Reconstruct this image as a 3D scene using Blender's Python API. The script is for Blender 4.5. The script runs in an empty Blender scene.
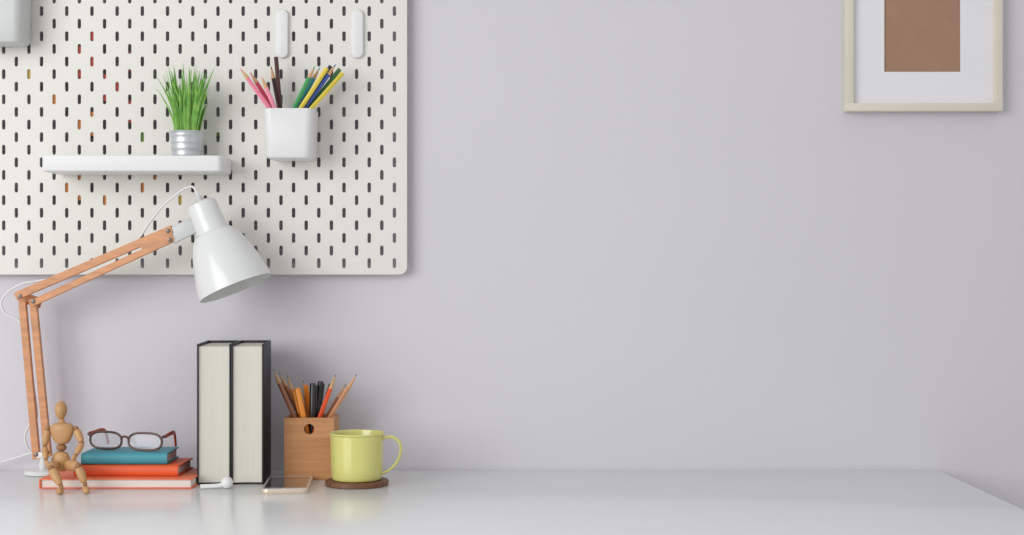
import bpy, bmesh, math, random
from mathutils import Vector, Matrix, Quaternion
random.seed(4)
F=1500.0; H=0.3168; HY=272.0; CX=512.0
WALL=2.40

def q(px,py,d):            # photo measurement -> metres at depth d (desk top is z=0)
    return Vector(((px-CX)*d/F, d, H-(py-HY)*d/F))

# ---------------------------------------------------------------- materials
def lin(c):
    return tuple(((v/255)/12.92 if v/255<=0.04045 else ((v/255+0.055)/1.055)**2.4) for v in c)
MATS={}
def mat(name,col,rough=0.5,metal=0.0,var=0.0,scale=20,bump=0.0,bscale=200,coat=0.0,spec=0.5,stretch=None,col2=None,trans=0.0,alpha=1.0):
    if name in MATS: return MATS[name]
    m=bpy.data.materials.new(name); m.use_nodes=True
    nt=m.node_tree; b=nt.nodes['Principled BSDF']
    c=lin(col)
    b.inputs['Base Color'].default_value=(*c,1)
    b.inputs['Roughness'].default_value=rough
    b.inputs['Metallic'].default_value=metal
    b.inputs['Coat Weight'].default_value=coat
    b.inputs['Specular IOR Level'].default_value=spec
    b.inputs['Transmission Weight'].default_value=trans
    b.inputs['Alpha'].default_value=alpha
    tc=nt.nodes.new('ShaderNodeTexCoord'); mp=nt.nodes.new('ShaderNodeMapping')
    nt.links.new(tc.outputs['Object'],mp.inputs['Vector'])
    if stretch: mp.inputs['Scale'].default_value=stretch
    if var>0 or col2:
        n=nt.nodes.new('ShaderNodeTexNoise'); n.inputs['Scale'].default_value=scale; n.inputs['Detail'].default_value=4
        nt.links.new(mp.outputs[0],n.inputs['Vector'])
        r=nt.nodes.new('ShaderNodeValToRGB')
        if col2: c2=lin(col2); r.color_ramp.elements[0].color=(*c2,1)
        else: r.color_ramp.elements[0].color=(*[x*(1-var) for x in c],1)
        r.color_ramp.elements[1].color=(*[min(1,x*(1+var*0.5)) for x in c],1)
        r.color_ramp.elements[0].position=0.3; r.color_ramp.elements[1].position=0.7
        nt.links.new(n.outputs['Fac'],r.inputs['Fac']); nt.links.new(r.outputs['Color'],b.inputs['Base Color'])
    if bump>0:
        n2=nt.nodes.new('ShaderNodeTexNoise'); n2.inputs['Scale'].default_value=bscale; n2.inputs['Detail'].default_value=3
        nt.links.new(mp.outputs[0],n2.inputs['Vector'])
        bp=nt.nodes.new('ShaderNodeBump'); bp.inputs['Strength'].default_value=bump; bp.inputs['Distance'].default_value=0.002
        nt.links.new(n2.outputs['Fac'],bp.inputs['Height']); nt.links.new(bp.outputs['Normal'],b.inputs['Normal'])
    MATS[name]=m; return m

M_wall=mat('wall_paint',(210,207,213),0.85,var=0.02,scale=1.5,bump=0.12,bscale=90)
M_desk=mat('desk_laminate',(237,239,237),0.24,var=0.01,scale=3,coat=0.10)
M_floor=mat('floor_wood',(176,172,168),0.5,var=0.15,scale=4,stretch=(1,8,1))
M_peg=mat('pegboard_cream',(224,222,214),0.5,var=0.02,scale=6)
M_wplastic=mat('white_plastic',(226,226,225),0.38,var=0.01)
M_gplastic=mat('grey_plastic',(200,201,200),0.4,var=0.02)
M_enamel=mat('white_lamp_enamel',(221,222,220),0.28,coat=0.25,var=0.01)
M_beech=mat('lamp_beech',(208,148,104),0.5,var=0.18,scale=12,stretch=(2,2,12),bump=0.1)
M_maple=mat('mannequin_wood',(196,150,100),0.42,var=0.15,scale=40,stretch=(1,1,0.2))
M_joint=mat('mannequin_joint_wood',(156,112,72),0.5,var=0.1,scale=40)
M_boxwood=mat('box_wood',(204,148,96),0.5,col2=(180,122,72),scale=18,stretch=(0.5,1,7),bump=0.15)
M_walnut=mat('coaster_wood',(128,86,58),0.5,col2=(96,60,38),scale=25,stretch=(1,6,1))
M_yellow=mat('yellow_enamel',(214,210,124),0.2,coat=0.5,var=0.01)
M_black=mat('black_cover',(28,29,32),0.5,var=0.1,bump=0.2,bscale=500)
M_pages=mat('cream_pages',(216,213,201),0.85,col2=(210,207,195),scale=60,stretch=(12,1,0.3))
M_wpages=mat('white_pages',(234,226,218),0.85,col2=(216,206,196),scale=50,stretch=(0.2,1,14))
M_orange=mat('orange_cover',(226,92,44),0.5,var=0.06)
M_orange2=mat('light_orange_cover',(230,116,76),0.5,var=0.06)
M_teal=mat('teal_cover',(62,148,162),0.45,var=0.06)
M_red=mat('glasses_red',(200,84,48),0.3,coat=0.3)
M_brown=mat('glasses_brown',(84,50,42),0.25,coat=0.4)
M_lens=mat('glasses_lens',(210,208,215),0.03,alpha=0.34,spec=0.9)
M_zinc=mat('galvanized_zinc',(206,209,211),0.38,metal=0.55,var=0.12,scale=60)
M_soil=mat('soil',(60,46,34),0.95,var=0.3,scale=100)
M_grass=mat('grass_green',(146,196,88),0.5,col2=(82,150,56),scale=60)
M_steel=mat('dark_bolt',(120,108,98),0.35,metal=0.5)
M_frame=mat('frame_birch',(220,213,197),0.5,var=0.05,scale=10)
M_matb=mat('mat_board',(230,229,231),0.8,var=0.01)
M_art=mat('brown_paper',(162,128,104),0.8,var=0.06,scale=40)
M_screen=mat('phone_screen',(84,80,76),0.08,coat=1.0)
M_phone=mat('phone_body',(214,196,176),0.3,metal=0.3)
M_phonew=mat('phone_white',(228,226,222),0.15,coat=0.5)
M_woodtip=mat('pencil_cedar',(212,168,122),0.6,var=0.1)
M_lamppanel=mat('bulb_glass',(240,240,236),0.3)

# ---------------------------------------------------------------- mesh helpers
COL=bpy.context.scene.collection
def finish(name,bm,m,smooth=True,angle=35,parent=None,loc=None):
    bmesh.ops.recalc_face_normals(bm,faces=bm.faces)
    me=bpy.data.meshes.new(name); bm.to_mesh(me); bm.free()
    if smooth:
        for p in me.polygons: p.use_smooth=True
        try: me.set_sharp_from_angle(angle=math.radians(angle))
        except Exception: pass
    ob=bpy.data.objects.new(name,me); COL.objects.link(ob)
    if m: me.materials.append(m)
    if parent: ob.parent=parent
    if loc is not None: ob.location=loc
    return ob
def meta(ob,label,cat,group=None):
    ob['label']=label; ob['category']=cat
    if group: ob['group']=group
    return ob
def thing(name,label,cat,loc,rz=0,group=None):
    e=bpy.data.objects.new(name,None); COL.objects.link(e); e.empty_display_size=0.02
    e.location=loc; e.rotation_euler=(0,0,rz)
    return meta(e,label,cat,group)
def addbox(bm,lo,hi,bev=0.0,seg=2,mtx=None):
    t=bmesh.new()
    bmesh.ops.create_cube(t,size=1)
    for v in t.verts:
        v.co=Vector([lo[i]+(v.co[i]+0.5)*(hi[i]-lo[i]) for i in range(3)])
    if bev>0: bmesh.ops.bevel(t,geom=t.edges[:],offset=bev,segments=seg,profile=0.5,affect='EDGES')
    if mtx: t.transform(mtx)
    me=bpy.data.meshes.new('t'); t.to_mesh(me); t.free(); bm.from_mesh(me); bpy.data.meshes.remove(me)
def box(name,lo,hi,m,bev=0.0,parent=None,loc=None,seg=2):
    bm=bmesh.new(); addbox(bm,lo,hi,bev,seg); return finish(name,bm,m,parent=parent,loc=loc)
def ringlathe(bm,prof,segs=48,mtx=None,cap0=True,cap1=True):
    rings=[]
    for r,z in prof:
        ring=[]
        for i in range(segs):
            a=2*math.pi*i/segs; v=Vector((r*math.cos(a),r*math.sin(a),z))
            if mtx: v=mtx@v
            ring.append(bm.verts.new(v))
        rings.append(ring)
    for a,b in zip(rings,rings[1:]):
        for i in range(segs):
            j=(i+1)%segs; bm.faces.new((a[i],a[j],b[j],b[i]))
    if cap0: bm.faces.new(rings[0][::-1])
    if cap1: bm.faces.new(rings[-1])
def lathe(name,prof,m,segs=48,parent=None,loc=None,mtx=None,cap0=True,cap1=True,angle=35):
    bm=bmesh.new(); ringlathe(bm,prof,segs,mtx,cap0,cap1)
    return finish(name,bm,m,parent=parent,loc=loc,angle=angle)
def align(p0,p1):
    d=(Vector(p1)-Vector(p0)).normalized()
    return Matrix.Translation(p0)@d.to_track_quat('Z','Y').to_matrix().to_4x4()
def smoothpts(pts,n=8,closed=False):
    pts=[Vector(p) for p in pts]; out=[]; N=len(pts)
    rng=range(N if closed else N-1)
    for i in rng:
        g=(lambda k: pts[k%N]) if closed else (lambda k: pts[max(0,min(N-1,k))])
        p0,p1,p2,p3=g(i-1),g(i),g(i+1),g(i+2)
        for s in range(n):
            t=s/n
            out.append(0.5*((2*p1)+(-p0+p2)*t+(2*p0-5*p1+4*p2-p3)*t*t+(-p0+3*p1-3*p2+p3)*t**3))
    if not closed: out.append(pts[-1])
    return out
def sweep(bm,pts,rad,segs=10,closed=False,flat=1.0,ref=Vector((0,1,0))):
    N=len(pts); rings=[]
    for i,p in enumerate(pts):
        if closed: t=(pts[(i+1)%N]-pts[i-1]).normalized()
        else: t=(pts[min(N-1,i+1)]-pts[max(0,i-1)]).normalized()
        u=ref-t*ref.dot(t)
        if u.length<1e-3: u=Vector((1,0,0))-t*t.x
        u.normalize(); w=t.cross(u)
        r=rad(i/(N-1)) if callable(rad) else rad
        rings.append([bm.verts.new(p+u*r*flat*math.cos(2*math.pi*k/segs)+w*r*math.sin(2*math.pi*k/segs)) for k in range(segs)])
    prs=list(zip(rings,rings[1:]))
    if closed: prs.append((rings[-1],rings[0]))
    for a,b in prs:
        for i in range(segs):
            j=(i+1)%segs; bm.faces.new((a[i],a[j],b[j],b[i]))
    if not closed: bm.faces.new(rings[0][::-1]); bm.faces.new(rings[-1])
def tube(name,pts,rad,m,parent=None,loc=None,n=8,closed=False,flat=1.0,segs=10,ref=Vector((0,1,0))):
    bm=bmesh.new(); sweep(bm,smoothpts(pts,n,closed),rad,segs,closed,flat,ref)
    return finish(name,bm,m,parent=parent,loc=loc,angle=60)
def rr(w,d,r,n=8,cx=0,cy=0):
    out=[]
    for k,(sx,sy) in enumerate([(1,1),(-1,1),(-1,-1),(1,-1)]):
        ox=cx+sx*(w/2-r); oy=cy+sy*(d/2-r)
        for i in range(n+1):
            a=math.pi/2*k+math.pi/2*i/n
            out.append((ox+r*math.cos(a),oy+r*math.sin(a)))
    return out
def loft(name,loops,m,parent=None,loc=None,angle=40):
    """loops: list of (outline,z)"""
    bm=bmesh.new(); L=[]
    for o,z in loops: L.append([bm.verts.new((x,y,z)) for x,y in o])
    for a,b in zip(L,L[1:]):
        n=len(a)
        for i in range(n):
            j=(i+1)%n; bm.faces.new((a[i],a[j],b[j],b[i]))
    bm.faces.new(L[0][::-1]); bm.faces.new(L[-1])
    return finish(name,bm,m,parent=parent,loc=loc,angle=angle)
def plate(name,outer,holes,t,m,parent=None,loc=None):
    """flat plate in XZ with real cut-outs, thickness t along +Y from 0"""
    cu=bpy.data.curves.new('c','CURVE'); cu.dimensions='2D'; cu.fill_mode='BOTH'; cu.extrude=t/2
    for o in [outer]+holes:
        s=cu.splines.new('POLY'); s.points.add(len(o)-1); s.use_cyclic_u=True
        for i,(x,y) in enumerate(o): s.points[i].co=(x,y,0,1)
    tmp=bpy.data.objects.new('tmpc',cu); COL.objects.link(tmp)
    dg=bpy.context.evaluated_depsgraph_get(); dg.update()
    me=bpy.data.meshes.new_from_object(tmp.evaluated_get(dg)); 
    bpy.data.objects.remove(tmp); bpy.data.curves.remove(cu)
    me.transform(Matrix.Translation((0,t/2,0))@Matrix.Rotation(math.pi/2,4,'X'))
    me.materials.clear(); me.materials.append(m); me.name=name
    ob=bpy.data.objects.new(name,me); COL.objects.link(ob)
    if parent: ob.parent=parent
    if loc is not None: ob.location=loc
    return ob

# ---------------------------------------------------------------- room
w=box('wall_back',(-3.0,0,-0.75),(3.0,0.1,1.9),M_wall,loc=(0,WALL,0)); w['kind']='structure'
f=box('floor',(-3.0,-1.5,-0.05),(3.0,2.4,0),M_floor,loc=(0,0,-0.75)); f['kind']='structure'

# desk
desk=thing('desk','white glossy laminate desk standing against the wall','desk',(-0.26,2.0,-0.75))
box('tabletop',(-0.9416,-0.38,0.722),(0.9416,0.398,0.75),M_desk,0.0006,parent=desk)
for sx in (-1,1):
    for sy in (-0.34,0.35):
        box('leg',(sx*0.90-0.025,sy-0.025,0),(sx*0.90+0.025,sy+0.025,0.7218),M_wplastic,0.003,parent=desk)

# ---------------------------------------------------------------- pegboard
PB=2.380
xr=(407-CX)*PB/F; zb=H-(274.5-HY)*PB/F
W,Hh=0.76,0.56
def slot(cx,cz):
    o=[]
    for i in range(7):
        a=math.pi*i/6; o.append((cx+0.0028*math.cos(a),cz+0.0052+0.0028*math.sin(a)))
    for i in range(7):
        a=math.pi+math.pi*i/6; o.append((cx+0.0028*math.cos(a),cz-0.0052+0.0028*math.sin(a)))
    return o
holes=[]
row=0; z=0.018
while z<Hh-0.012:
    x=-0.020 if row%2==0 else -0.040
    while x>-W+0.012:
        holes.append(slot(x,z)); x-=0.040
    z+=0.020; row+=1
pb=thing('pegboard','off-white metal pegboard with staggered oval slots mounted on the wall','pegboard',(xr-W/2,PB,zb))
outer=[(x,y) for x,y in rr(W,Hh,0.012,8,-W/2,Hh/2)]
plate('panel',outer,holes,0.003,M_peg,parent=pb,loc=(W/2,0,0))
for sx in (-0.35,0.35):
    for sz in (0.048,0.508):
        bm=bmesh.new(); ringlathe(bm,[(0.006,0),(0.006,0.017)],24,Matrix.Translation((sx,0.0030,sz))@Matrix.Rotation(-math.pi/2,4,'X'))
        finish('spacer',bm,M_wplastic,parent=pb)

# coloured notes stuck to the rear of the board, glimpsed through the slots
R_=(176,78,72,'red'); O_=(196,128,74,'orange'); G_=(106,136,72,'green'); Y_=(190,164,90,'yellow')
notes=[(82,62,26,R_),(108,88,22,R_),(58,100,18,O_),(133,62,16,R_),(132,112,18,R_),(70,186,24,O_),(108,200,18,O_),(215,126,16,G_),(148,136,14,G_),(30,72,16,Y_),(150,186,16,O_),(95,30,18,R_),(88,124,20,O_),(180,200,16,Y_)]
for px,py,sz,c in notes:
    a=q(px-sz/2,py+sz*.6,2.387); b=q(px+sz/2,py-sz*.6,2.387)
    o=box('paper_note',(-(b.x-a.x)/2,0,0),((b.x-a.x)/2,0.0005,b.z-a.z),mat('note_'+c[3],c[:3],0.8,var=0.05),loc=((a.x+b.x)/2,2.3832,a.z))
    meta(o,'small '+c[3]+' paper note stuck on the back of the pegboard','paper note',group='paper notes behind the pegboard')

# pegboard shelf
a=q(41,171.5,2.29); b=q(221,155.5,2.29)
sw=b.x-a.x; sd=0.0878
sh=thing('pegboard_shelf','white plastic tray shelf hooked onto the pegboard','shelf',((a.x+b.x)/2,2.29+sd/2+.001,a.z))
hh=b.z-a.z
loft('tray',[(rr(sw-.008,sd-.008,.006),0),(rr(sw-.003,sd-.003,.007),.0006),(rr(sw-.001,sd-.001,.007),.0015),(rr(sw,sd,.007),.003),(rr(sw,sd,.007),hh-.0005),(rr(sw-.001,sd-.001,.0068),hh),(rr(sw-.0040,sd-.0040,.0064),hh),(rr(sw-.0045,sd-.0045,.0062),hh-.0005),(rr(sw-.005,sd-.005,.006),.0145),(rr(sw-.010,sd-.010,.006),.013)],M_wplastic,parent=sh,angle=30)
for sx in (-1,1):
    box('hook',(sx*0.08-0.002,sd/2-0.0005,.006),(sx*0.08+0.002,sd/2+0.004,.020),M_wplastic,parent=sh)

# potted grass
pz=a.z+0.0132
pot=thing('potted_grass','artificial green grass in a small galvanized bucket on the white shelf','plant',(q(187,0,2.335).x,2.335,pz))
ph=0.3168+(272-131.5)*2.335/F-pz
pr=[(0.021,0),(0.0215,0.001)]
NB=30
for k in range(NB+1):
    t=k/NB; r=0.0210+0.0048*t; bulge=0.0007*max(0,math.sin(t*math.pi*9))
    pr.append((r+bulge,0.002+(ph-0.006)*t))
pr+= [(0.0272,ph-0.002),(0.0278,ph-0.001),(0.0272,ph),(0.0255,ph-0.001),(0.0245,ph-0.006)]
lathe('bucket',pr,M_zinc,parent=pot,angle=60)
lathe('soil',[(0.0243,ph-0.0075),(0.0243,ph-0.006)],M_soil,parent=pot)
bm=bmesh.new()
for i in range(105):
    ang=random.uniform(0,2*math.pi); r0=0.019*math.sqrt(random.random())
    L=random.uniform(0.062,0.119)*(1.0 if r0<0.012 else 0.92)
    lean=random.uniform(0.02,0.30)*(0.4+r0/0.018)
    d=Vector((math.cos(ang),math.sin(ang),0)); base=d*r0+Vector((0,0,ph-0.0065))
    if random.random()<0.4: d=Vector((math.cos(ang+random.uniform(-1,1)),math.sin(ang+random.uniform(-1,1)),0))
    if d.y>0.5: lean*=0.5
    side=Vector((-d.y,d.x,0)); 
    if random.random()<0.75: side=Vector((1,random.uniform(-.5,.5),0)).normalized()
    wd=random.uniform(0.0018,0.0032); prev=None
    for s in range(7):
        t=s/6; p=base+d*(L*lean*t**1.7)+Vector((0,0,L*t*(1-0.12*lean*t)))
        ww=wd*(0.75+0.25*math.sin(t*math.pi))*(1-t**2.6)+0.0001
        l=bm.verts.new(p-side*ww); mm=bm.verts.new(p+Vector((0,-0.0006,0))); rgt=bm.verts.new(p+side*ww)
        if prev:
            bm.faces.new((prev[0],prev[1],mm,l)); bm.faces.new((prev[1],prev[2],rgt,mm))
        prev=(l,mm,rgt)
finish('grass_blades',bm,M_grass,parent=pot)

# containers on pegboard
def container(x,z,w0,h,d,m,label):
    e=thing('pegboard_cup',label,'container',(x,2.379-d/2,z))
    def o2(ins,s=1.0): return rr(w0*s-2*ins,d-2*ins-(1-s)*w0*.3,.012)
    loft('body',[(o2(.006,.92),0),(o2(.002,.92),.001),(o2(0,.925),.005),(o2(0,1),h-.001),(o2(.0008,1),h),(o2(.002,1),h-.001),(o2(.0025,.925),.006),(o2(.006,.92),.004)],m,parent=e)
    bx=d/2
    box('hook',(-.002,bx-.001,h-.03),(.002,bx+.004,h-.012),m,parent=e)
    return e
cz=q(0,158,2.305).z
cup=container(q(288,0,2.305).x,cz,0.077,q(0,108,2.305).z-cz,0.074,M_wplastic,'white plastic cup of coloured pencils hooked on the pegboard')
c2z=q(0,40,2.30).z
container(q(20,0,2.31).x-0.045,c2z,0.09,0.12,0.060,M_gplastic,'empty pale grey plastic container hooked on the pegboard')

# oblong clips
for px in (282.5,357.5):
    lo=q(px,58.5,PB); hi=q(px,10,PB)
    hgt=hi.z-lo.z
    c=thing('pegboard_clip','white oblong plastic clip fixed on the pegboard','clip',(lo.x,PB,lo.z),group='oblong clips on the pegboard')
    def pill(s): 
        return [(x,y) for x,y in rr(0.0195-2*s,hgt-2*s,0.0095-s,8,0,hgt/2)]
    bm=bmesh.new(); Ls=[]
    for s,y in ((0,0),(0,-.005),(.001,-.0065),(.003,-.007)):
        Ls.append([bm.verts.new((x,y,zz)) for x,zz in pill(s)])
    for A,B in zip(Ls,Ls[1:]):
        for i in range(len(A)):
            j=(i+1)%len(A); bm.faces.new((A[i],A[j],B[j],B[i]))
    bm.faces.new(Ls[0]); bm.faces.new(Ls[-1])
    finish('plate',bm,M_wplastic,parent=c)

# ---------------------------------------------------------------- pencils
def pencil(name,base,tip,col,r,label,group,style='sharp',cat='pencil',tipcol=None):
    base=Vector(base); tip=Vector(tip); L=(tip-base).length
    e=thing(name,label,cat,base,group=group)
    e.rotation_mode='QUATERNION'; e.rotation_quaternion=(tip-base).normalized().to_track_quat('Z','Y')
    key='paint_%d_%d_%d'%col
    m=mat(key,col,0.35,coat=0.3,var=0.03)
    if style=='sharp':
        lathe('barrel',[(r*.97,0),(r,0.0004),(r,L-.020)],m,6,parent=e,angle=20)
        lathe('sharpened_wood',[(r*.98,L-.0199),(r*.34,L-.0052)],M_woodtip,16,parent=e)
        mt=mat('lead_%d_%d_%d'%(tipcol or col),tipcol or col,0.5)
        lathe('lead_tip',[(r*.34,L-.0051),(r*.08,L)],mt,12,parent=e)
    elif style=='flat':
        lathe('barrel',[(r*.97,0),(r,0.0004),(r,L-.0006),(r*.9,L)],m,6,parent=e,angle=20)
    elif style=='wood':
        lathe('barrel',[(r*.97,0),(r,0.0004),(r,L-.024)],m,6,parent=e,angle=20)
        lathe('sharpened_wood',[(r*.98,L-.0239),(r*.22,L-.004)],M_woodtip,16,parent=e)
        lathe('lead_tip',[(r*.22,L-.0039),(r*.05,L)],mat('graphite',(50,46,46),0.4),12,parent=e)
    else: # pen with cap
        lathe('barrel',[(r*.6,0),(r,0.003),(r,L-.045)],m,20,parent=e)
        mc=mat('cap_%d_%d_%d'%(tipcol or (30,30,32)),tipcol or (30,30,32),0.3,coat=.4)
        lathe('cap',[(r*1.12,L-.0449),(r*1.12,L-.003),(r*.9,L-.0005),(r*.6,L)],mc,20,parent=e)
        box('clip',(-.0012,-r*1.12-.0016,L-.038),(.0012,-r*1.12-.0001,L-.004),mc,parent=e)
    return e

cx0=cup.location.x; cy0=cup.location.y; ztop=q(0,108,2.305).z; zbot=cz+0.006
def stick(tx,ty,ex,dy,zexit,zfloor,cxx,cyy,dyt=None):
    d=cyy+(dyt if dyt is not None else dy)
    T=q(tx,ty,d); E=Vector((cxx+ex,cyy+dy,zexit))
    dirv=(T-E); k=(zfloor-E.z)/dirv.z
    return E+dirv*k, T
G='coloured pencils in the pegboard cup'
P=[(240,68,-.030,-.022,(236,132,158),'sharp','pink'),(250,72,-.026,-.010,(214,74,100),'sharp','red-pink'),
   (261,76,-.022,-.020,(238,150,172),'sharp','light pink'),(276,57,-.017,.000,(74,42,36),'flat','dark brown'),(271,66,-.020,.012,(56,40,42),'sharp','dark brown'),
   (315,66,.000,-.022,(66,156,90),'sharp','green'),(320,67,.005,-.012,(60,160,170),'sharp','teal'),
   (327,68,.009,-.024,(228,206,80),'flat','yellow'),(331,66,.012,-.006,(40,44,60),'flat','black'),
   (336,64,.017,-.018,(66,96,176),'sharp','blue'),(340,69,.021,-.008,(66,116,66),'flat','dark green'),
   (343,73,.025,-.022,(216,196,70),'flat','mustard yellow'),(330,72,.014,.012,(150,100,60),'sharp','brown')]
for tx,ty,ex,dy,c,st,nm in P:
    b0,t0=stick(tx,ty,ex,dy,ztop,zbot+.002,cx0,cy0)
    lim=.028
    b0.x=max(cx0-lim,min(cx0+lim,b0.x)); 
    pencil('pencil',b0,t0,c,.0036,nm+' coloured pencil standing in the white pegboard cup',G,st)

# ---------------------------------------------------------------- wooden pencil box
BX=-0.3092; BY=2.320; bz=.0945; bw=.038; bd=.035; th=.006
pbx=thing('pencil_box','square light wooden pencil box with round hole on the desk','pencil holder',(BX,BY,0))
circ=[(0.0080*math.cos(2*math.pi*i/28),bz-.017+0.0080*math.sin(2*math.pi*i/28)) for i in range(28)]
plate('front_panel',[(-bw,0.0002),(bw,0.0002),(bw,bz),(-bw,bz)],[circ],th,M_boxwood,parent=pbx,loc=(0,-bd,0))
box('back_panel',(-bw,bd-th,.0002),(bw,bd,bz),M_boxwood,.0006,parent=pbx)
for s in (-1,1):
    x0,x1=sorted((s*bw,s*(bw-th)))
    box('side_panel',(x0,-bd+th,.0002),(x1,bd-th,bz),M_boxwood,parent=pbx)
box('bottom_panel',(-bw+th,-bd+th,.0002),(bw-th,bd-th,.006),M_boxwood,parent=pbx)
G2='pencils and pens in the wooden box'
P2=[(273,369,-.026,-.012,(166,106,74),'wood','pencil','brown wooden pencil'),
    (279,372,-.021,.010,(186,120,80),'wood','pencil','brown wooden pencil'),
    (287,375,-.017,-.002,(206,130,74),'wood','pencil','orange-brown wooden pencil'),
    (297,388,-.011,-.018,(248,156,40),'opent','pen','bright orange capped pen'),
    (303,380,-.008,.014,(206,148,98),'wood','pencil','pale wooden pencil'),
    (313,383,.002,-.012,(36,34,36),'pen','pen','black capped pen'),
    (321,381,.006,.006,(30,34,44),'pen','pen','black capped pen'),
    (306,385,-.003,.000,(246,140,44),'flat','pencil','blunt orange pencil'),
    (336,374,.014,-.014,(240,92,50),'wood','pencil','red-orange pencil'),
    (357,374,.026,-.004,(206,146,106),'wood','pencil','light wooden pencil'),
    (346,384,.023,.014,(166,104,76),'wood','pencil','brown wooden pencil'),
    (331,384,.012,.018,(70,70,74),'flat','pencil','dark grey pencil')]
for tx,ty,ex,dy,c,st,nm,lb in P2:
    b0,t0=stick(tx,ty,ex,dy,bz,.0075,BX,BY)
    b0.x=max(BX-.026,min(BX+.026,b0.x))
    pen=st in('pen','opent')
    pencil(nm,b0,t0,c,.0045 if pen else .0037,lb+' standing in the wooden box',G2,'pen' if pen else st,cat=nm,tipcol=(246,150,36) if st=='opent' else None)

# ---------------------------------------------------------------- mug and coaster
mx=q(357,0,2.231).x
co=lathe('coaster',[(.0455,0),(.047,.0012),(.047,.0068),(.0455,.008)],M_walnut,64,loc=(mx,2.231,0.0001))
meta(co,'round dark walnut coaster lying under the yellow mug','coaster')
mug=thing('mug','yellow enamel mug with handle standing on a wooden coaster','mug',(mx,2.231,.0083))
mh=.0700
lathe('body',[(.034,0),(.0365,.001),(.0378,.004),(.0385,.02),(.0392,.045),(.0398,mh-.004),(.0408,mh-.003),(.0415,mh-.0015),(.0408,mh),(.0396,mh-.001),(.0388,mh-.004),(.0375,.02),(.0365,.005),(.030,.0035)],M_yellow,64,parent=mug)
tube('handle',[(.0390,0,mh-.009),(.046,0,mh-.006),(.056,0,mh-.007),(.0645,0,mh-.014),(.0665,0,mh-.026),(.063,0,mh-.039),(.055,0,mh-.050),(.046,0,mh-.057),(.0386,0,mh-.060)],.0022,M_yellow,parent=mug,flat=2.6,n=10,segs=14)
mug.rotation_euler=(0,0,-0.12)

# ---------------------------------------------------------------- phone
ph_=thing('smartphone','smartphone with dark screen and white bezel lying on the desk','phone',(-.330,2.210,0.0001),math.radians(4.5))
loft('body',[(rr(.0655,.139,.009),0),(rr(.067,.1405,.010),.0015),(rr(.067,.1405,.010),.0052),(rr(.066,.1395,.0095),.0062)],M_phone,parent=ph_)
loft('front_glass',[(rr(.0650,.1385,.0092),.0063),(rr(.0646,.1381,.009),.0070)],M_phonew,parent=ph_)
box('screen',(-.0300,-.056,.0071),(.0300,.056,.0073),M_screen,parent=ph_)
lathe('home_button',[(.0042,.0071),(.0042,.0074)],M_phone,24,parent=ph_,mtx=Matrix.Translation((0,-.0625,0)))

# ---------------------------------------------------------------- earphone
ep=thing('earphone','small white wireless earphone lying beside the upright books','earphone',(q(227,0,2.195).x,2.195,0.0001))
bm=bmesh.new(); ringlathe(bm,[(.0088*math.sin(math.pi*(i+.5)/14),.0088-.0088*math.cos(math.pi*(i+.5)/14)) for i in range(14)],28)
finish('earpiece',bm,M_wplastic,parent=ep,angle=80)
tube('stem',[(-.006,0,.0055),(-.014,-.001,.004),(-.026,-.003,.0036),(-.038,-.005,.0034)],.0034,M_wplastic,parent=ep)

# ---------------------------------------------------------------- upright books
def upright_book(x,y,t,d,h,rz,label):
    e=thing('hardcover_book',label,'book',(x,y,0.0001),rz,group='thick black books standing upright')
    bm=bmesh.new(); c=.0024
    addbox(bm,(-t/2,0,0),(-t/2+c,d,h),.0006)
    addbox(bm,(t/2-c,0,0),(t/2,d,h),.0006)
    addbox(bm,(-t/2+.0005,d-c,0),(t/2-.0005,d+.001,h),.0008)
    finish('cover',bm,M_black,parent=e)
    bm=bmesh.new(); n=14
    hw=t/2-c-.0002
    pts=[]
    for i in range(n+1):
        u=-1+2*i/n; pts.append((u*hw,.0030+.0020*(1-u*u)))
    pts+=[(hw,d-c-.0004),(-hw,d-c-.0004)]
    B=[bm.verts.new((a_,b_,.003)) for a_,b_ in pts]; T=[bm.verts.new((a_,b_,h-.004)) for a_,b_ in pts]
    for i in range(len(B)):
        j=(i+1)%len(B); bm.faces.new((B[i],B[j],T[j],T[i]))
    bm.faces.new(B[::-1]); bm.faces.new(T)
    finish('page_block',bm,M_pages,parent=e)
    return e
rz=math.radians(4)
x1=q(197,0,2.232).x; x2=q(263,0,2.232).x
t1=.0500; t2=(x2-x1)-t1-.0006
upright_book(x1+t1/2,2.232,t1,.122,.2095,rz,'thick black hardcover book standing upright with cream page edges outward')
upright_book(x1+t1+.0010+t2/2,2.2325,t2,.124,.2095,rz,'thick black hardcover book standing upright beside the wooden pencil box')

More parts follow.
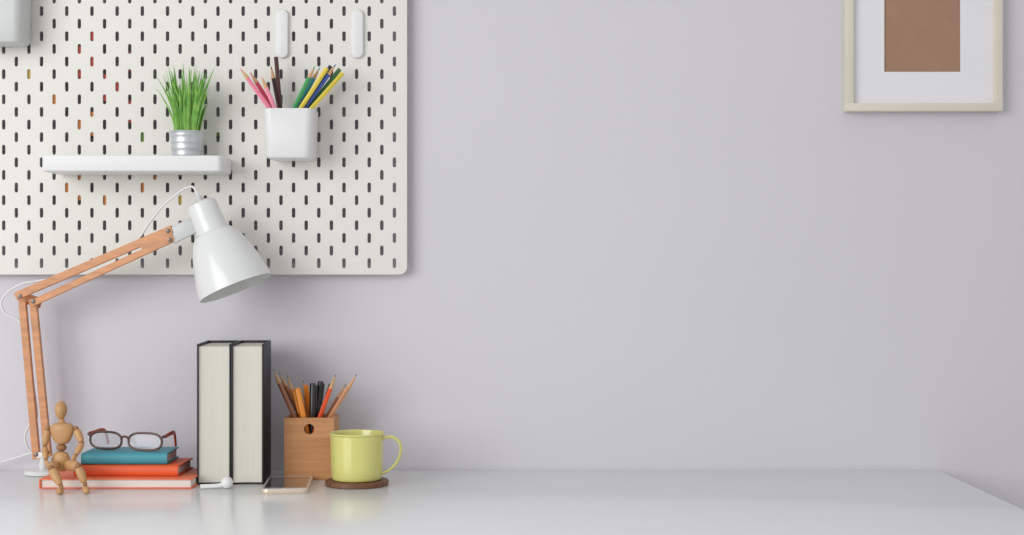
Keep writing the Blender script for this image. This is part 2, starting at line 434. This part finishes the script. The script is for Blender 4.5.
# ---------------------------------------------------------------- stacked books
def flat_book(x0,x1,y0,y1,z0,t,mc,mp,label,rz=0,spine_front=False):
    w=x1-x0; d=y1-y0
    e=thing('stacked_book',label,'book',((x0+x1)/2,(y0+y1)/2,z0),rz,group='books lying in a stack')
    c=.0018; bm=bmesh.new()
    if spine_front:
        n=8; sec=[]
        R=t/2
        for i in range(n+1):
            a=math.pi/2+math.pi*i/n; sec.append((-d/2+R*.45+R*.45*math.cos(a),R+R*math.sin(a)))
        sec=[(d/2,t)]+sec+[(d/2,0),(d/2,c)]
        inner=[(-d/2+R*.45+(R*.45-c)*math.cos(math.pi/2+math.pi*i/n),R+(R-c)*math.sin(math.pi/2+math.pi*i/n)) for i in range(n,-1,-1)]
        sec+=inner+[(d/2,t-c)]
        L_=[bm.verts.new((-w/2,y,zz)) for y,zz in sec]; R_2=[bm.verts.new((w/2,y,zz)) for y,zz in sec]
        for i in range(len(sec)):
            j=(i+1)%len(sec); bm.faces.new((L_[i],L_[j],R_2[j],R_2[i]))
        bm.faces.new(L_); bm.faces.new(R_2[::-1])
    else:
        addbox(bm,(-w/2,-d/2,0),(w/2,d/2,c),.0005); addbox(bm,(-w/2,-d/2,t-c),(w/2,d/2,t),.0005)
        addbox(bm,(-w/2-.001,-d/2,.0003),(-w/2+c,d/2,t-.0003),.0007)
    finish('cover',bm,mc,parent=e,angle=40)
    if spine_front: box('page_block',(-w/2+.003,-d/2+t*.25,c+.0001),(w/2-.003,d/2-.003,t-c-.0001),mp,parent=e)
    else: box('page_block',(-w/2+c+.0002,-d/2+.003,c+.0001),(w/2-.003,d/2-.003,t-c-.0001),mp,parent=e)
    return e
flat_book(-.690,-.467,2.190,2.310,0.0002,.0148,M_orange2,M_wpages,'orange hardcover book with white pages at the bottom of the stack')
flat_book(-.646,-.492,2.213,2.310,.0152,.0155,M_orange,M_wpages,'orange notebook lying in the middle of the stack',math.radians(-1.0),True)
flat_book(-.640,-.513,2.225,2.312,.0310,.0165,M_teal,M_wpages,'teal notebook lying on top of the stack under the glasses',math.radians(1.0),True)

# ---------------------------------------------------------------- glasses
gl=thing('eyeglasses','brown eyeglasses with reddish temples resting on the teal notebook','glasses',(-.5815,2.254,.0479),math.radians(-17))
def rim(cx):
    o=[]
    for i in range(20):
        a=2*math.pi*i/20
        ex=abs(math.cos(a))**.70*(1 if math.cos(a)>=0 else -1); ez=abs(math.sin(a))**.8*(1 if math.sin(a)>=0 else -1)
        X=cx+.0275*ex
        o.append(Vector((X,.002*abs(X)/.06,.0150+.0128*ez)))
    return o
for cxg in (-.0335,.0335):
    bm=bmesh.new(); sweep(bm,smoothpts(rim(cxg),4,True),.0018,10,True)
    s=1 if cxg>0 else -1
    sweep(bm,smoothpts([(s*.0602,.002,.021),(s*.0635,.002,.0230),(s*.0655,.005,.0235)],5),.0022,10)
    finish('rim',bm,M_brown,parent=gl,angle=60)
tube('bridge',[(-.0065,0,.018),(-.003,-.0012,.0215),(.003,-.0012,.0215),(.0065,0,.018)],.0018,M_brown,parent=gl)
for cxg in (-.0335,.0335):
    bm=bmesh.new(); vs=smoothpts(rim(cxg),4,True)
    A=[bm.verts.new(v+Vector((0,-.0004,0))) for v in vs]; B=[bm.verts.new(v+Vector((0,.0004,0))) for v in vs]
    bm.faces.new(A); bm.faces.new(B[::-1])
    for i in range(len(A)): bm.faces.new((A[i],A[(i+1)%len(A)],B[(i+1)%len(A)],B[i]))
    finish('lens',bm,M_lens,parent=gl)
for s in (-1,1):
    i_= .010 if s>0 else .004
    tube('temple',[(s*.0655,.006,.0235),(s*.0655-s*.002,.016,.0245),(s*.0655-i_*.5*s,.036,.026),(s*.0655-i_*.8*s,.046,.022),(s*.0655-i_*s,.053,.0035)],.0032,M_red,parent=gl,flat=.45,ref=Vector((1,0,0)))

# ---------------------------------------------------------------- mannequin
mo=Vector((-.663,2.205,.0155))
mn=thing('wooden_mannequin','jointed wooden artist mannequin sitting on the stacked books','figurine',mo)
def joint(c,r):
    bm=bmesh.new(); bmesh.ops.create_uvsphere(bm,u_segments=16,v_segments=10,radius=r,matrix=Matrix.Translation(Vector(c)-mo))
    finish('joint_ball',bm,M_joint,parent=mn,angle=80)
def limb(name,p0,p1,r0,rm,r1,parent=mn,sx=1.0,mid=.35,ball=True,gap=.45):
    p0=Vector(p0)-mo; p1=Vector(p1)-mo
    if ball:
        joint(p0+mo,r0*.80)
        dd=(p1-p0).normalized(); p0=p0+dd*r0*gap; p1=p1-dd*r1*gap*.8
    L=(p1-p0).length
    bm=bmesh.new(); N=18; prof=[]
    for i in range(N+1):
        t=i/N
        if t<mid: u=t/mid; r=r0+(rm-r0)*math.sin(u*math.pi/2)
        else: u=(t-mid)/(1-mid); r=r1+(rm-r1)*math.cos(u*math.pi/2)
        cap=min(1,math.sqrt(max(0,1-(1-min(1,t/.10))**2))+.15)*min(1,math.sqrt(max(0,1-(1-min(1,(1-t)/.10))**2))+.15)
        prof.append((max(.0004,r*cap),t*L))
    mt=align(p0,p1)
    ringlathe(bm,prof,20,mt@Matrix.Diagonal((sx,1,1,1)))
    return finish(name,bm,M_maple,parent=parent,angle=60)
def mp(px,py,d): return q(px,py,d)
def ell(name,c,rx,ry,rz_,rot=0):
    bm=bmesh.new(); bmesh.ops.create_uvsphere(bm,u_segments=24,v_segments=16,radius=1,matrix=Matrix.Translation(Vector(c)-mo)@Matrix.Rotation(rot,4,'Y')@Matrix.Diagonal((rx,ry,rz_,1)))
    return bm
D=2.203
c=mp(61,410.5,D); bm=ell('head',c,.0090,.0102,.0142)
for v in bm.verts:
    k=(v.co.z-(c-mo).z)/.0142
    if k<0: v.co.x=(c-mo).x+(v.co.x-(c-mo).x)*(1+.24*k)
finish('head',bm,M_maple,parent=mn,angle=80)
limb('neck',mp(61.5,418.5,D),mp(62,426,D),.0038,.0043,.0046,ball=False)
def torso(name,top,bot,prof,dep):
    top=Vector(top)-mo; bot=Vector(bot)-mo
    bm=bmesh.new(); rings=[]
    for t,wd in prof:
        p=top.lerp(bot,t); rings.append([bm.verts.new(p+Vector((wd*math.cos(2*math.pi*k/24),dep*(wd/.018)**.6*math.sin(2*math.pi*k/24),0))) for k in range(24)])
    for A,B in zip(rings,rings[1:]):
        for i in range(24): bm.faces.new((A[i],A[(i+1)%24],B[(i+1)%24],B[i]))
    bm.faces.new(rings[0]); bm.faces.new(rings[-1][::-1])
    return finish(name,bm,M_maple,parent=mn,angle=60)
torso('chest',mp(62,422.5,D),mp(62,444,D),[(0,.006),(.05,.0125),(.16,.0168),(.35,.0176),(.6,.0158),(.85,.0120),(.96,.009),(1,.005)],.0100)
bm=ell('abdomen',mp(61.5,447.5,D),.0074,.0072,.0056); finish('abdomen',bm,M_joint,parent=mn,angle=80)
torso('pelvis',mp(61,451.5,D),mp(60.5,471,D+.001),[(0,.006),(.1,.0105),(.35,.0140),(.6,.0148),(.85,.0125),(1,.007)],.0095)
shL=mp(48,428.5,D); elL=mp(44.5,446,D-.004); haL=mp(46,460,D-.015)
shR=mp(76,428.5,D);   elR=mp(82,443,D-.006); haR=mp(76,455,D-.022)
for A,B,C,e2 in ((shL,elL,haL,mp(48,467,D-.020)),(shR,elR,haR,mp(72.5,460,D-.030))):
    limb('upper_arm',A,B,.0049,.0056,.0038)
    limb('forearm',B,C,.0040,.0047,.0028)
    limb('hand',C,e2,.0030,.0046,.0024,sx=.6)
kL=mp(51,468,2.160); aL=mp(61,486,2.150); kR=mp(78,466,2.162); aR=mp(85,484,2.156)
hL=mp(54.5,466,2.195); hR=mp(67.5,465,2.195)
for hp,k,an,dx in ((hL,kL,aL,.003),(hR,kR,aR,.008)):
    limb('thigh',hp,k,.0070,.0084,.0056)
    limb('shin',k,an,.0056,.0066,.0038)
    joint(an,.0032)
    to=Vector((an.x+dx,an.y-.020,.0044)); he=Vector((an.x,an.y+.004,.0052))
    limb('foot',he,to,.0042,.0052,.0038,ball=False,mid=.5)

# ---------------------------------------------------------------- desk lamp
LD=2.345; ED=2.338; HD=2.305
lo_=Vector((q(44,0,2.35).x,2.350,0.0001))
lamp=thing('desk_lamp','articulated desk lamp with wooden double arms and white metal shade','lamp',lo_)
def lp(px,py,d=LD): return q(px,py,d)-lo_
lathe('base',[(.028,0),(.0295,.001),(.0298,.004),(.028,.0065),(.015,.009),(.006,.0092)],M_enamel,64,parent=lamp)
pb0=Vector((lp(43,450).x,-.003,.006)); pt0=lp(43,455)
bm=bmesh.new(); ringlathe(bm,[(.0065,0),(.0065,.012),(.0050,.0135),(.0050,(pt0-pb0).length)],24,align(pb0,pt0))
addbox(bm,(-.010,-.0055,-.005),(.010,.0055,.005),.002,2,Matrix.Translation(pt0))
finish('pole',bm,M_enamel,parent=lamp)
def bar(name,p0,p1,wd,dp,m=M_beech,ext=.005,bev=.0008):
    p0=Vector(p0);p1=Vector(p1); L=(p1-p0).length; dv=(p1-p0).normalized()
    X=Vector((0,1,0)); Y=dv.cross(X).normalized(); X=Y.cross(dv)
    mt=Matrix(((X.x,Y.x,dv.x,p0.x),(X.y,Y.y,dv.y,p0.y),(X.z,Y.z,dv.z,p0.z),(0,0,0,1)))
    bm=bmesh.new(); addbox(bm,(-dp/2,-wd/2,-ext),(dp/2,wd/2,L+ext),bev,1,mt)
    return finish(name,bm,m,parent=lamp,angle=25)
def off(v,dy): return v+Vector((0,dy,0))
bar('lower_arm_bar',lp(36.5,456,LD),lp(23,305,ED),.0112,.009)
bar('lower_arm_bar',lp(48,453,LD),lp(33.5,302,ED),.0112,.009)
bar('upper_arm_bar',off(lp(21,295,ED),-.0095),off(lp(171,230.5,HD),-.0095),.0122,.009)
bar('upper_arm_bar',off(lp(37,302,ED),-.0095),off(lp(172,240,HD),-.0095),.0100,.009)
bar('arm_end_block',off(lp(146,246,HD+.0055),-.0097),off(lp(171,235,HD),-.0097),.0200,.0082)
def bolt(p,r=.0036):
    bm=bmesh.new(); ringlathe(bm,[(r*.6,-.0160),(r,-.0155),(r,-.0139)],20,Matrix.Translation(p)@Matrix.Rotation(-math.pi/2,4,'X'))
    finish('bolt',bm,M_steel,parent=lamp,angle=30)
bar('elbow_plate',off(lp(20,297,ED),.0075),off(lp(38,303,ED),.0075),.016,.005,M_beech,.003)
for pp in ((23,296,ED),(36,301,ED),(170,231,HD),(172,240,HD)): bolt(lp(*pp))
for pp in ((37,454,LD),(48,452,LD)): bolt(off(lp(*pp),.009))
bm=bmesh.new()
pA=lp(172,236,2.297); pB=lp(192,226,2.297)
dv=(pB-pA).normalized(); Y=dv.cross(Vector((0,1,0))).normalized()
mt=Matrix(((0,Y.x,dv.x,pA.x),(1,Y.y,dv.y,pA.y),(0,Y.z,dv.z,pA.z),(0,0,0,1)))
addbox(bm,(-.0045,-.0125,-.004),(.0045,.0125,(pB-pA).length+.004),.003,2,mt)
finish('head_bracket',bm,M_gplastic,parent=lamp)
SD=2.300
ax0=lp(200.5,201.5,SD); ax1=lp(237,288,SD)
ax1=ax1+Vector((0,-.010,0))
Ls=(ax1-ax0).length
so=[(.004,.0),(.017,.0008),(.0218,.004),(.0232,.010),(.0238,.030),(.0242,.050),(.0246,.0512),(.0285,.0520),(.0322,.056),(.0378,.065),(.0430,.077),(.0478,.092),(.0525,.110),(.0560,.126),(.0578,Ls-.003),(.0583,Ls)]
prof=so+[(.0571,Ls+.0003)]+[(max(.002,r-.0014),z_+.0010) for r,z_ in so[::-1][1:]]
lathe('lamp_shade',prof,M_enamel,72,parent=lamp,mtx=align(ax0,ax1),cap0=True,cap1=True,angle=40)
bm=bmesh.new(); ringlathe(bm,[(.012,.004),(.0125,.035),(.016,.05),(.024,.075),(.026,.092),(.021,.108),(.008,.116)],32,align(ax0,ax1))
finish('bulb',bm,M_lamppanel,parent=lamp)
dvs=(ax1-ax0).normalized()
knob=ax0-dvs*.009
bm=bmesh.new(); ringlathe(bm,[(.003,0),(.0052,.001),(.0052,.006),(.004,.0095)],20,align(knob,ax0)); finish('cord_grip',bm,M_gplastic,parent=lamp)
cord=[knob,lp(193,187,2.305),lp(184,189,2.31),lp(173,197,2.315),lp(161,208,2.32),lp(148,225,2.325),lp(138,239,2.328),lp(118,253,2.335),lp(90,266,2.342),lp(60,277,2.35),lp(38,281,2.352),lp(22,284,2.352),lp(8,292,2.352),lp(1,303,2.352),lp(6,314,2.355),lp(18,320,2.357),lp(26,334,2.358),lp(31,370,2.36),lp(37,415,2.362),lp(30,424,2.363),lp(25,436,2.363),lp(28,448,2.365),lp(38,456,2.37)]
cend=[(-.752-lo_.x,.030,.032),(-.80-lo_.x,.030,.018),(-.86-lo_.x,.025,.003),(-.95-lo_.x,.015,.003)]
tube('power_cord',cord+[Vector(v) for v in cend],.0017,M_wplastic,parent=lamp,n=8,segs=8)

# ---------------------------------------------------------------- picture frame
FD=2.380
a=q(846,111,FD-.002); b=q(1003,0,FD-.002)
fw=b.x-a.x; fh=.36
fr=thing('picture_frame','pale birch picture frame with white mat hanging on the wall','picture frame',((a.x+b.x)/2,2.378,a.z))
t=.0125
bm=bmesh.new()
addbox(bm,(-fw/2,0,0),(fw/2,.022,t),.0008); addbox(bm,(-fw/2,0,fh-t),(fw/2,.022,fh),.0008)
addbox(bm,(-fw/2,.0001,t-.0006),(-fw/2+t,.0219,fh-t+.0006),.0008); addbox(bm,(fw/2-t,.0001,t-.0006),(fw/2,.0219,fh-t+.0006),.0008)
finish('frame_moulding',bm,M_frame,parent=fr)
ax=q(884,72,2.39).x-fr.location.x; bx_=q(960,72,2.39).x-fr.location.x; az=q(0,72,2.39).z-a.z
plate('mat_board',[(-fw/2+t,t),(fw/2-t,t),(fw/2-t,fh-t),(-fw/2+t,fh-t)],[[(ax,az),(bx_,az),(bx_,fh-az),(ax,fh-az)]],.002,M_matb,parent=fr,loc=(0,.010,0))
box('brown_print',(-fw/2+t,.0125,t),(fw/2-t,.014,fh-t),M_art,parent=fr)

# ---------------------------------------------------------------- light
def area(name,loc,target,size,power,col):
    l=bpy.data.lights.new(name,'AREA'); l.shape='RECTANGLE'; l.size=size[0]; l.size_y=size[1]; l.energy=power; l.color=col
    o=bpy.data.objects.new(name,l); COL.objects.link(o); o.location=loc
    o.rotation_euler=(Vector(target)-Vector(loc)).to_track_quat('-Z','Y').to_euler()
    return o
area('window_light',(-2.3,-0.5,0.95),(-0.1,2.3,0.2),(2.3,1.9),66,(0.975,0.983,1.0))
wd=bpy.data.worlds.new('world'); bpy.context.scene.world=wd; wd.use_nodes=True
bg=wd.node_tree.nodes['Background']; bg.inputs[0].default_value=(0.98,0.98,1.0,1); bg.inputs[1].default_value=0.66

cam=bpy.data.cameras.new('camera'); co_=bpy.data.objects.new('camera',cam); COL.objects.link(co_)
co_.location=(0,0,H); co_.rotation_euler=(math.pi/2,0,0)
cam.lens=36*F/1024; cam.sensor_width=36; cam.shift_y=4.5/1024
bpy.context.scene.camera=co_
bpy.context.scene.view_settings.view_transform='Standard'
